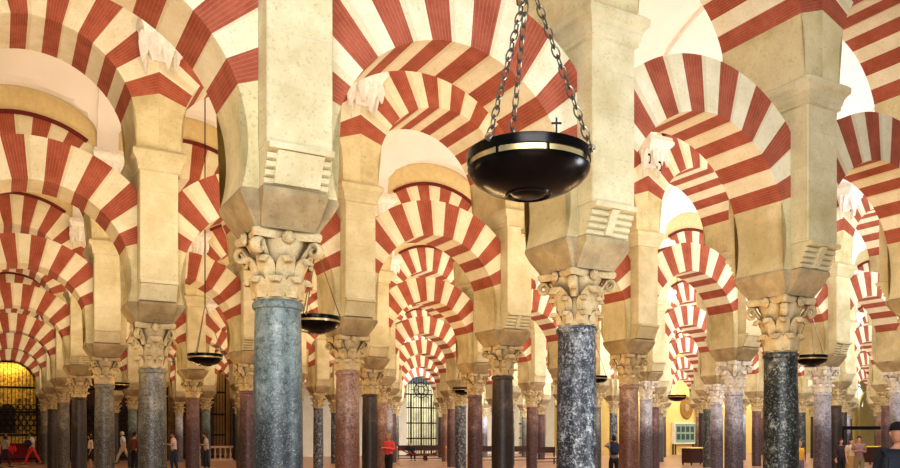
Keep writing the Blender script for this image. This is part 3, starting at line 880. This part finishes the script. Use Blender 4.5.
# ------------------------------------------------------------------ hanging bowl lamps
def chain_bm(a, b, link=.090, r=.0050):
    bm = bmesh.new(); a, b = Vector(a), Vector(b); d = b-a; L = d.length; n = max(2, int(L/(link*.74)))
    q = d.to_track_quat('X', 'Z').to_matrix().to_4x4()
    for k in range(n):
        m = Matrix.Translation(a+d*((k+.5)/n)) @ q @ Matrix.Rotation(PI/2*(k % 2)+.3, 4, 'X')
        ring_torus(bm, m, link*.25, r, 12, 5, 2.0)
    return bm
def lamp(px, depth, zr, lab, top, cross=False, rz=0, R=.4, detail=True):
    x, y = place(px, depth)
    t = thing('hanging_bowl_lamp', lab, 'hanging lamp', (x, y, zr), rz, 'hanging bowl lamps')
    k = R/.4
    bm = bmesh.new()
    lathe(bm, [(.01, -.190*k), (.05*k, -.190*k), (.095*k, -.182*k), (.118*k, -.168*k), (.126*k, -.170*k), (.134*k, -.182*k), (.142*k, -.182*k), (.150*k, -.170*k), (.21*k, -.158*k), (.28*k, -.130*k), (.34*k, -.092*k), (.375*k, -.055*k), (.389*k, -.028*k), (.392*k, -.012*k), (.385*k, -.01*k), (.37*k, -.03*k), (.32*k, -.075*k), (.2*k, -.13*k), (.01, -.15*k)], 56)
    finish('bowl', bm, M['bronze'], t, smooth=SM)
    bm = bmesh.new(); lathe(bm, [(.382*k, -.011), (.387*k, .022), (.380*k, .022), (.375*k, -.011)], 48, cap=False); finish('brass_band', bm, M['brass'], t, smooth=SM)
    bm = bmesh.new()
    prof = [(.394*k, .024), (.396*k, .03), (.396*k, .085), (.390*k, .09), (.385*k, .085), (.385*k, .024)]
    n = 48; rings = [[(r*math.cos(2*PI*a/n), r*math.sin(2*PI*a/n), z) for a in range(n)] for r, z in prof+prof[:1]]
    loft(bm, rings, False)
    finish('rim', bm, M['bronze'], t, smooth=SM)
    for a in range(8 if detail else 0):
        an = a*PI/4+.2; bm = bmesh.new(); box(bm, -.008, .008, -.008, .008, -.014, .028)
        finish('rim_stud', bm, M['bronze'], t, (.393*k*math.cos(an), .393*k*math.sin(an), 0), an)
    ap = Vector((0, 0, 1.22*k))
    for a in (math.radians(228), math.radians(105), math.radians(-15)):
        e = Vector((.395*k*math.cos(a), .395*k*math.sin(a), .09))
        if detail: b_ = chain_bm(e, ap)
        else:
            b_ = bmesh.new(); tube(b_, [e, ap], .009, 5)
        finish('chain', b_, M['chain'], t, smooth=SM)
        b_ = bmesh.new(); ring_torus(b_, Matrix.Translation(e) @ Matrix.Rotation(PI/2, 4, 'X') , .022, .007, 12, 5); finish('ring', b_, M['chain'], t)
    bm = bmesh.new()
    tube(bm, [ap, (0, 0, top-zr)], .013, 6)
    finish('suspension_cable', bm, M['iron'], t)
    if cross:
        bm = bmesh.new(); box(bm, -.005, .005, -.005, .005, .088, .175); box(bm, -.03, .03, -.005, .005, .138, .148)
        finish('cross_finial', bm, M['iron'], t, (.13, -.37, 0))
    return t
lamp(528.5, 5.13, EYE+1.70, 'large dark bronze bowl lamp on three chains with a small cross on its rim', 9.9, True, -TH)
lamp(205, 18.5, EYE+1.74, 'small dark bowl lamp hanging in front of the plum column at left', 10.6, detail=False)
lamp(316, 13.0, EYE+1.80, 'small dark bowl lamp half hidden by the blue-grey column', 10.6, detail=False)
lamp(810, 19.5, EYE+1.80, 'small dark bowl lamp beside the greenish black column', 10.6, detail=False)
lamp(677, 35, EYE+1.58, 'small dark bowl lamp hanging before the ochre oval relief', 10.6, detail=False)
lamp(595, 25.9, EYE+1.76, 'small dark bowl lamp half hidden by the white-flecked black column', 10.6, detail=False)
lamp(463, 30, EYE+1.62, 'tiny dark bowl lamp far back near the grilled doorway', 10.6, detail=False)
lamp(118, 29, EYE+1.74, 'tiny dark bowl lamp behind the mottled grey columns', 10.6, detail=False)
# ------------------------------------------------------------------ people
CL = {}
def cloth(name, rgb):
    if name not in CL: CL[name] = plain(name, lin(*rgb), .85, 0, .12, 30)
    return CL[name]
SKIN = plain('skin', lin(206, 156, 126), .6, 0, .04, 20)
EYE_M = plain('dark_eye', lin(36, 28, 24), .3); LIP = plain('lip', lin(168, 92, 84), .5)
def skinned(nodes, edges, root, sub=1):
    """grow one tapering skin over a skeleton; nodes: name -> (point, rx, ry)"""
    bm = bmesh.new(); lay = bm.verts.layers.skin.verify(); V = {}
    for k, (p, rx, ry) in nodes.items():
        v = bm.verts.new(p); v[lay].radius = (rx, ry); v[lay].use_root = (k == root); V[k] = v
    for a, b in edges: bm.edges.new((V[a], V[b]))
    me = bpy.data.meshes.new('skeleton'); bm.to_mesh(me); bm.free()
    o = bpy.data.objects.new('skeleton', me); C.objects.link(o)
    o.modifiers.new('s', 'SKIN').use_smooth_shade = True
    m = o.modifiers.new('u', 'SUBSURF'); m.levels = sub; m.render_levels = sub
    dg = bpy.context.evaluated_depsgraph_get(); dg.update()
    out = bpy.data.meshes.new_from_object(o.evaluated_get(dg))
    bpy.data.objects.remove(o); bpy.data.meshes.remove(me)
    return out
def frame(d):
    d = d.normalized(); s = Vector((0, 0, 1)) if abs(d.z) < .9 else Vector((0, 1, 0))
    x = d.cross(s).normalized(); return d, x, x.cross(d)
def add_hand(bm, w, d, side):
    d, x, y = frame(d)
    R_ = [[w+d*t+x*(rx*math.cos(2*PI*a/8))+y*(ry*math.sin(2*PI*a/8)) for a in range(8)] for t, rx, ry in ((-.01, .024, .020), (.03, .036, .017), (.075, .042, .014), (.095, .036, .010))]
    loft(bm, R_)
    for k, L in enumerate((.068, .078, .072, .056)):
        b = w+d*.088+x*(-.03+.02*k)
        tube(bm, [b, b+d*L*.45-y*.006, b+d*L*.8-y*.02, b+d*L-y*.034], [.009, .0085, .0075, .006], 6)
    b = w+d*.03-x*.036*1
    tube(bm, [b, b+d*.025-x*.018-y*.008, b+d*.055-x*.022-y*.018], [.011, .0095, .007], 6)
def add_head(bm, c, fwd, k):
    """skull, jaw, nose, ears, eyes and mouth round centre c, looking along fwd"""
    f = Vector(fwd).normalized(); r = Vector((0, 0, 1)).cross(f).normalized(); u = f.cross(r)
    n = 16; rings = []
    for zz, a, b, off in ((-.118, .022, .028, .040), (-.105, .042, .050, .028), (-.075, .056, .072, .016), (-.035, .067, .086, .004), (.01, .073, .094, -.004), (.05, .073, .094, -.008), (.085, .062, .080, -.010), (.11, .038, .050, -.010), (.12, .012, .016, -.010)):
        rings.append([c+u*zz*k+r*(a*k*math.cos(2*PI*q/n))+f*((b*math.sin(2*PI*q/n)+off)*k) for q in range(n)])
    loft(bm, rings)
    tube(bm, [c+f*.088*k+u*.015*k, c+f*.112*k-u*.028*k, c+f*.092*k-u*.040*k], [.008*k, .014*k, .008*k], 6)
    for s in (-1, 1):
        tube(bm, [c+r*s*.070*k+u*.02*k, c+r*s*.084*k+u*.005*k-f*.012*k, c+r*s*.072*k-u*.03*k], [.012*k, .014*k, .009*k], 6)
        p = c+r*s*.030*k+f*.084*k+u*.010*k
        tube(bm, [p-r*.012*k, p+f*.004*k, p+r*.012*k], [.003*k, .007*k, .003*k], 6, 1)
    p = c+f*.084*k-u*.062*k
    tube(bm, [p-r*.022*k, p+f*.005*k, p+r*.022*k], [.003*k, .006*k, .003*k], 6, 2)
def person(px, depth, h, head, lab, top, bottom, hair, sleeves='short', pose='stand', skirt=False, longhair=False, tilt=0, extra=None, cap=None, at=None):
    k = h/1.75
    x, y = at if at else place(px, depth)
    root = thing('person', lab, 'person', (x, y, 0), -TH+math.radians(head))
    N = {}
    def nd(name, p, rx, ry=None): N[name] = (Vector(p)*k, rx*k, (ry or rx)*k)
    sit = pose == 'sit'
    dz = -.45 if sit else 0
    lean = {'stand': 0, 'walk': -.04, 'phone': -.03, 'photo': -.02, 'sit': 0, 'carry': -.02}[pose]
    nd('pelvis', (0, 0, .95+dz), .125, .10); nd('waist', (0, lean*.4, 1.10+dz), .115, .09); nd('chest', (0, lean, 1.30+dz), .135, .10)
    nd('neckbase', (0, lean*1.2+.01, 1.455+dz), .070, .06); nd('neck', (0, lean*1.3, 1.54+dz), .050)
    E = [('pelvis', 'waist'), ('waist', 'chest'), ('chest', 'neckbase'), ('neckbase', 'neck')]
    HD = []
    for s, n in ((-1, 'a'), (1, 'b')):
        sw = {'walk': .10*s}.get(pose, 0)
        nd('sh'+n, (.175*s, lean*1.1+.01, 1.405+dz), .062)
        if pose in ('phone', 'carry') or (pose == 'photo' and s > 9):
            el, wr = (.225*s, lean+.02, 1.13), (.10*s, -.26, 1.20)
        elif pose == 'photo': el, wr = (.33*s, -.10, 1.36), (.10*s, -.28, 1.52)
        elif sit: el, wr = (.23*s, -.02, 1.13+dz), (.14*s, -.25, 1.03+dz)
        else: el, wr = (.235*s, .02+sw, 1.12), (.245*s, -.05+sw*1.7, .87)
        nd('el'+n, el, .045); nd('wr'+n, wr, .030)
        E += [('chest', 'sh'+n), ('sh'+n, 'el'+n), ('el'+n, 'wr'+n)]
        HD.append((Vector(wr)*k, (Vector(wr)-Vector(el)), s))
        st = (-.20*s if pose == 'walk' else (-.05*s if pose in ('carry', 'phone') else 0))
        if sit:
            nd('hp'+n, (.10*s, -.04, .50), .095); nd('kn'+n, (.12*s, -.44, .50), .062); nd('an'+n, (.12*s, -.42, .09), .04); nd('to'+n, (.13*s, -.57, .035), .036)
        else:
            nd('hp'+n, (.095*s, 0, .87), .095); nd('kn'+n, (.105*s, st-.03, .49), .062); nd('an'+n, (.105*s, st*1.9+.03, .09), .04); nd('to'+n, (.125*s, st*1.9-.13, .034), .036)
        E += [('pelvis', 'hp'+n), ('hp'+n, 'kn'+n), ('kn'+n, 'an'+n), ('an'+n, 'to'+n)]
    me = skinned(N, E, 'pelvis')
    bm = bmesh.new(); bm.from_mesh(me); bpy.data.meshes.remove(me)
    for w, d, s in HD: add_hand(bm, w, d, s)
    hc = Vector((0, lean*1.4-.02, 1.635+dz))*k
    fw = Vector((0, -math.cos(tilt), -math.sin(tilt)))
    add_head(bm, hc, fw, k)
    finish('body', bm, [SKIN, EYE_M, LIP], root, smooth=True)
    # clothing follows the same skeleton, a little fuller
    def garment(name, keys, grow, root_key, mat, cut=None):
        nn = {a: (N[a][0] if not (cut and a in cut) else N[cut[a][0]][0].lerp(N[a][0], cut[a][1]), N[a][1]+(grow+(.012 if name == 'shirt' and a in ('pelvis', 'waist') else 0))*k, N[a][2]+(grow+(.022 if name == 'shirt' and a in ('pelvis', 'waist') else 0))*k) for a in keys}
        ee = [e for e in E if e[0] in nn and e[1] in nn]
        m_ = skinned(nn, ee, root_key); m_.materials.clear(); m_.materials.append(mat); m_.name = name
        for p in m_.polygons: p.use_smooth = True
        o = bpy.data.objects.new(name, m_); C.objects.link(o); o.parent = root; return o
    tops = ['pelvis', 'waist', 'chest', 'neckbase', 'sha', 'shb', 'ela', 'elb']
    cut = {'ela': ('sha', .8), 'elb': ('shb', .8), 'neckbase': ('chest', .75)}
    if sleeves == 'long': tops += ['wra', 'wrb']; cut = {'wra': ('ela', .9), 'wrb': ('elb', .9), 'neckbase': ('chest', .8)}
    if sleeves == 'none': cut = {'ela': ('sha', .25), 'elb': ('shb', .25), 'neckbase': ('chest', .7)}
    cut['pelvis'] = ('waist', 1.0 if sit else 1.75)
    garment('shirt', tops, .030, 'pelvis', top, cut)
    if skirt:
        bm = bmesh.new(); n = 20
        loft(bm, [[(a*k*math.cos(2*PI*q/n)*(1+.04*math.cos(6*q*2*PI/n)), b*k*math.sin(2*PI*q/n), z*k) for q in range(n)] for a, b, z in ((.24, .20, .52), (.215, .175, .70), (.19, .15, .90), (.155, .125, 1.03))])
        finish('skirt', bm, bottom, root, smooth=SM)
    else:
        garment('trousers', ['waist', 'pelvis', 'hpa', 'hpb', 'kna', 'knb', 'ana', 'anb'], .020, 'pelvis', bottom, {'waist': ('pelvis', .6)})
    for n in 'ab':
        a, t_ = N['an'+n][0], N['to'+n][0]
        bm = bmesh.new(); d = t_-a; d.z = 0; d.normalize(); sx = Vector((0, 0, 1)).cross(d)
        p0 = a-d*.05*k
        rings = []
        for u_, w_, h_ in ((0, .030, .085), (.05, .042, .085), (.12, .046, .07), (.20, .046, .05), (.255, .025, .035)):
            c0 = p0+d*u_*k; c0.z = 0
            rings.append([c0+sx*w_*k+Vector((0, 0, .004)), c0+sx*w_*k+Vector((0, 0, h_*k*.7)), c0+sx*w_*.5*k+Vector((0, 0, h_*k)), c0-sx*w_*.5*k+Vector((0, 0, h_*k)), c0-sx*w_*k+Vector((0, 0, h_*k*.7)), c0-sx*w_*k+Vector((0, 0, .004))])
        loft(bm, rings); finish('shoe', bm, cloth('dark_shoe', (48, 42, 40)), root, smooth=SM)
    f = fw.normalized(); r = Vector((0, 0, 1)).cross(f).normalized(); u = f.cross(r)
    if cap is not None:
        bm = bmesh.new(); n = 18
        loft(bm, [[hc+u*zz*k+r*(a*k*math.cos(2*PI*q/n))+f*((b*math.sin(2*PI*q/n)-.006)*k) for q in range(n)] for zz, a, b in ((.035, .086, .108), (.075, .086, .106), (.115, .070, .088), (.138, .036, .046), (.143, .006, .008))])
        loft(bm, [[hc+u*zz*k+r*(sx*.075*k)+f*(yy*k) for sx, yy in ((-1, .07), (1, .07), (.75, .17), (0, .20), (-.75, .17))] for zz in (.036, .048)])
        finish('cap', bm, cap, root, smooth=SM)
    if hair is not None:
        bm = bmesh.new(); n = 18; rings = []
        lo = -.20 if longhair else -.06
        for q in range(n):
            ang = 2*PI*q/n; front = max(0, math.sin(ang))
            row = []
            for t in range(6):
                base = .055*front**.5+lo*(1-front**.5) if front > 0 else lo
                if t < 5:
                    zz = base+(.115-base)*(t/5); prof = math.sqrt(max(.0, 1-max(0, (zz-.02)/.125)**2))
                    if zz < -.06: prof *= 1-.25*((-.06-zz)/.14)
                    row.append(hc+u*zz*k+r*(.083*prof*k*math.cos(ang))+f*((.104*prof*math.sin(ang)-.012)*k))
                else: row.append(hc+u*.136*k+r*(.012*k*math.cos(ang))+f*((.012*math.sin(ang)-.012)*k))
            rings.append(row)
        cols = list(map(list, zip(*rings)))
        loft(bm, cols)
        finish('hair', bm, hair, root, smooth=True)
    if extra: extra(root, k, N)
    return root
HB = cloth('black_hair', (34, 27, 24)); HL = cloth('blond_hair', (176, 140, 92)); HW = cloth('white_hair', (214, 208, 198)); HBR = cloth('brown_hair', (74, 50, 36))
def bag_prop(lab, cat, px, depth, z, col, w=.34, h=.30, d=.16):
    x, y = place(px, depth)
    t = thing('shoulder_bag', lab, cat, (x, y, z), -TH)
    bm = bmesh.new(); loft(bm, [rect(w*a/2, d*b/2, zz*h) for a, b, zz in ((.8, .7, 0), (1, 1, .12), (1.02, 1, .5), (.9, .75, .9), (.8, .5, 1))])
    bmesh.ops.bevel(bm, geom=bm.edges[:], offset=.02, segments=2, affect='EDGES'); finish('pouch', bm, col, t, smooth=SM)
    bm = bmesh.new(); tube(bm, [(-w*.35, 0, h*.95), (-w*.2, 0, h*1.5), (0, 0, h*2.0), (w*.2, 0, h*1.5), (w*.35, 0, h*.95)], .014, 6); finish('strap', bm, col, t, smooth=True)
def phone(px, depth, z, lab):
    x, y = place(px, depth)
    bm = bmesh.new(); box(bm, -.038, .038, -.006, .006, -.075, .075); bmesh.ops.bevel(bm, geom=bm.edges[:], offset=.005, segments=2, affect='EDGES')
    o = finish('phone', bm, M['iron'], loc=(x, y, z), rz=-TH-PI/2); o.rotation_euler[0] = .6
    return tag(o, lab, 'phone')
def backpack(lab, px, depth, z, col, head, s=1):
    x, y = place(px, depth)
    t = thing('backpack', lab, 'backpack', (x, y, z), -TH+math.radians(head))
    bm = bmesh.new(); loft(bm, [[(a*s, b*s, zz*s) for a, b in ((-w_, 0), (w_, 0), (w_*.85, d_), (-w_*.85, d_))] for w_, d_, zz in ((.13, .12, 0), (.155, .18, .05), (.16, .18, .26), (.14, .13, .40), (.08, .05, .45))])
    bmesh.ops.bevel(bm, geom=bm.edges[:], offset=.03*s, segments=2, affect='EDGES'); finish('pack_body', bm, col, t, smooth=SM)
    bm = bmesh.new(); loft(bm, [[(a*s, b*s, zz*s) for a, b in ((-.11, .15), (.11, .15), (.095, d_), (-.095, d_))] for d_, zz in ((.20, .05), (.235, .08), (.225, .20), (.18, .23))]); finish('front_pocket', bm, col, t)
    for sx in (-1, 1):
        bm = bmesh.new(); tube(bm, [(sx*.09*s, .01, .42*s), (sx*.105*s, -.09*s, .47*s), (sx*.11*s, -.24*s, .40*s), (sx*.12*s, -.25*s, .22*s), (sx*.12*s, -.1*s, .06*s), (sx*.10*s, .02, .06*s)], .018*s, 6); finish('strap', bm, col, t, smooth=True)

person(5, 40, 1.64, 150, 'woman in grey-beige top and dark shorts at the far left, red bag at her side', cloth('grey_beige_top', (176, 164, 142)), cloth('dark_shorts', (40, 44, 54)), HBR, pose='walk', longhair=True)
bag_prop('bright red bag carried by the woman at the far left', 'bag', 12.5, 39.7, .78, cloth('red_bag', (206, 36, 58)))
person(32.5, 43.5, 1.74, -75, 'woman in pale top and red trousers striding before the golden altarpiece', cloth('pale_lilac_top', (220, 214, 226)), cloth('orange_red_trousers', (206, 60, 42)), HB, pose='walk')
bag_prop('dark bundle held by the woman in red trousers', 'bag', 28, 43.3, 1.0, cloth('dark_bundle', (52, 44, 52)), .34, .34)
person(90.5, 38, 1.66, -60, 'woman in white sleeveless blouse and black skirt beside the mottled grey columns', cloth('white_blouse', (232, 222, 204)), cloth('black_skirt', (28, 26, 28)), HB, sleeves='none', skirt=True, longhair=True)
person(123.5, 44, 1.80, -80, 'white-haired man in pale shirt and beige trousers walking', cloth('pale_blue_shirt', (206, 214, 230)), cloth('beige_trousers', (196, 178, 150)), HW, pose='walk')
person(134.5, 36, 1.76, 160, 'person in rust brown top and dark trousers close beside the mottled grey column', cloth('rust_top', (118, 70, 50)), cloth('black_trousers', (34, 32, 34)), HB, sleeves='long')
person(174, 36, 1.78, -80, 'man in loose white shirt and jeans looking down at his phone', cloth('white_shirt', (232, 214, 212)), cloth('blue_jeans', (44, 56, 84)), HB, pose='phone', tilt=.45)
phone(168.5, 36, 1.26, 'dark phone held by the man in white shirt and jeans')
person(206.5, 37, 1.74, -70, 'person in light grey top and dark jeans standing beside the pale blue-grey column', cloth('light_grey_top', (204, 202, 198)), cloth('dark_jeans', (38, 44, 62)), HBR, pose='phone')
person(389, 29.4, 1.70, -30, 'woman in coral shirt and black trousers near the tall grilled doorway', cloth('coral_shirt', (226, 86, 84)), cloth('black_trousers', (34, 32, 34)), HL, sleeves='long', pose='carry', longhair=True)
bx_, by_ = place(411, 50)
person(0, 0, 1.62, 20, 'person in black seated on the bench before the tall grilled doorway', cloth('black_shirt', (30, 28, 30)), cloth('black_trousers', (34, 32, 34)), HB, sleeves='long', pose='sit', at=(bx_, by_-.02))
person(614, 27, 1.62, 175, 'person in grey patterned shirt and black trousers taking a photo beside the rose column', cloth('grey_patterned_shirt', (150, 152, 158)), cloth('black_trousers', (34, 32, 34)), HB, pose='photo', sleeves='short')
backpack('dark blue backpack on the person taking a photo', 614.5, 26.87, .98, cloth('navy_pack', (42, 50, 74)), 175, .95)
person(799.5, 28, 1.42, 20, 'person in golden yellow top just right of the greenish black column', cloth('golden_top', (224, 166, 48)), cloth('mauve_trousers', (120, 104, 118)), HL, longhair=True)
person(859, 28, 1.60, -20, 'man in mauve plaid shirt and khaki trousers before the yellow counter', cloth('mauve_plaid', (150, 118, 116)), cloth('khaki_trousers', (140, 122, 88)), HB, sleeves='short', pose='carry')
person(851, 28.8, 1.52, 15, 'woman in pale beige top beside the man in mauve plaid shirt', cloth('pale_beige_top', (214, 190, 150)), cloth('tan_skirt', (176, 140, 82)), HB, skirt=True)
person(841, 30, 1.50, 0, 'person in dark clothes beside the pale lilac column and the plaid-shirted man', cloth('dark_plum_top', (64, 48, 54)), cloth('black_trousers', (34, 32, 34)), HBR, sleeves='long')
person(898, 10, 1.82, 165, 'person in dark jacket and black peaked cap at the right edge, closest of all', cloth('dark_jacket', (38, 42, 54)), cloth('black_trousers', (34, 32, 34)), None, sleeves='long', cap=cloth('black_cap', (24, 22, 26)))
backpack('dark backpack on the person in the black peaked cap', 894.5, 9.82, 1.02, cloth('slate_pack', (44, 52, 64)), 165, 1.0)
# ------------------------------------------------------------------ light, world, camera
def area(loc, sx, sy, power, col, rot=(0, 0, 0), spread=PI):
    l = bpy.data.lights.new('area_light', 'AREA'); l.shape = 'RECTANGLE'; l.size = sx; l.size_y = sy; l.energy = power; l.color = col; l.spread = spread
    o = bpy.data.objects.new('nave_light', l); C.objects.link(o); o.location = loc; o.rotation_euler = rot
    return o
WARM = (1, .72, .40); NEUT = (1, .92, .80); COOL = (.95, .97, 1)
def mixc(f, a=WARM, b=COOL): return tuple(p*(1-f)+q*f for p, q in zip(a, b))
# daylight from the nave behind the camera
area((CAMX-2, CAMY-5, 4.6), 9, 5, 2000, (.97, .99, 1), (math.radians(70), 0, -TH+.1))
for n in range(0, 6):
    i_hi = {0: 6, 1: 9, 2: 12, 3: 15, 4: 16, 5: 16}[n]
    for i in range(-1, i_hi, 2):
        f = min(1, max(0, (i-.5-n*.6)/3))
        # warm lamps washing the vaults and arch soffits
        area(((i+1)*S, (n+.5)*D, 3.9), 2.6, 2.2, 120+60*f, mixc(.35+.65*f), (PI, 0, 0))
        # unseen lights added behind each arcade to brighten the next one's front
        area(((i+1)*S, n*D+PV+.25, 6.2), 5.5, .5, 70+190*f-4*n, mixc(f), (math.radians(78), 0, 0))
# unseen cool light added at right for the bowl lamp's highlight, no door
area((CAMX+9.5, CAMY+2.2, 1.7), 1.6, 2.6, 420, (.9, .96, 1), (PI/2, 0, PI/2))
for j in range(0, 4):
    for i in range(-1, RANGE[j][1]):
        # unseen lights added in mid-air below each arch to warm its underside
        area(((i+.5)*S, j*D, 2.3), 1.3, .6, 36 if j == 0 else (32 if i < 3 else 16), (1, .66, .28) if j == 0 or i < 3 else (1, .80, .52), (PI, 0, 0))
for i in (6, 8, 10):  # unseen lights added to brighten the dim back centre
    area((i*S, 5.3*D, 5.8), 5, .5, 260, COOL, (math.radians(70), 0, 0))
# unseen warm lights added to brighten altarpiece and chapels, daylight in the courtyard
area((-.5*S, 6.62*D-1.6, 5.6), 2.0, .5, 45, (1, .80, .42), (math.radians(50), 0, 0))
area((2*S, 6.62*D-1.7, 6.4), 10, .5, 160, (1, .75, .4), (math.radians(60), 0, 0))
area((9*S, YB+.8, 7), 22, 2, 1800, (1, 1, .95), (math.radians(55), 0, 0))
w = bpy.data.worlds.new('hall_world'); bpy.context.scene.world = w; w.use_nodes = True
bg = w.node_tree.nodes['Background']; bg.inputs[0].default_value = (.94, .97, 1, 1); bg.inputs[1].default_value = .22

cam = bpy.data.cameras.new('camera'); co = bpy.data.objects.new('camera', cam); C.objects.link(co)
cam.sensor_width = 36; cam.lens = 36*FPX/900; cam.shift_y = (433.3-234)/900; cam.clip_end = 300; cam.clip_start = .05
co.location = (CAMX, CAMY, EYE); co.rotation_euler = (PI/2, 0, -TH)
sc = bpy.context.scene; sc.camera = co
sc.view_settings.view_transform = 'Standard'; sc.view_settings.exposure = -0.03; sc.view_settings.gamma = 0.90
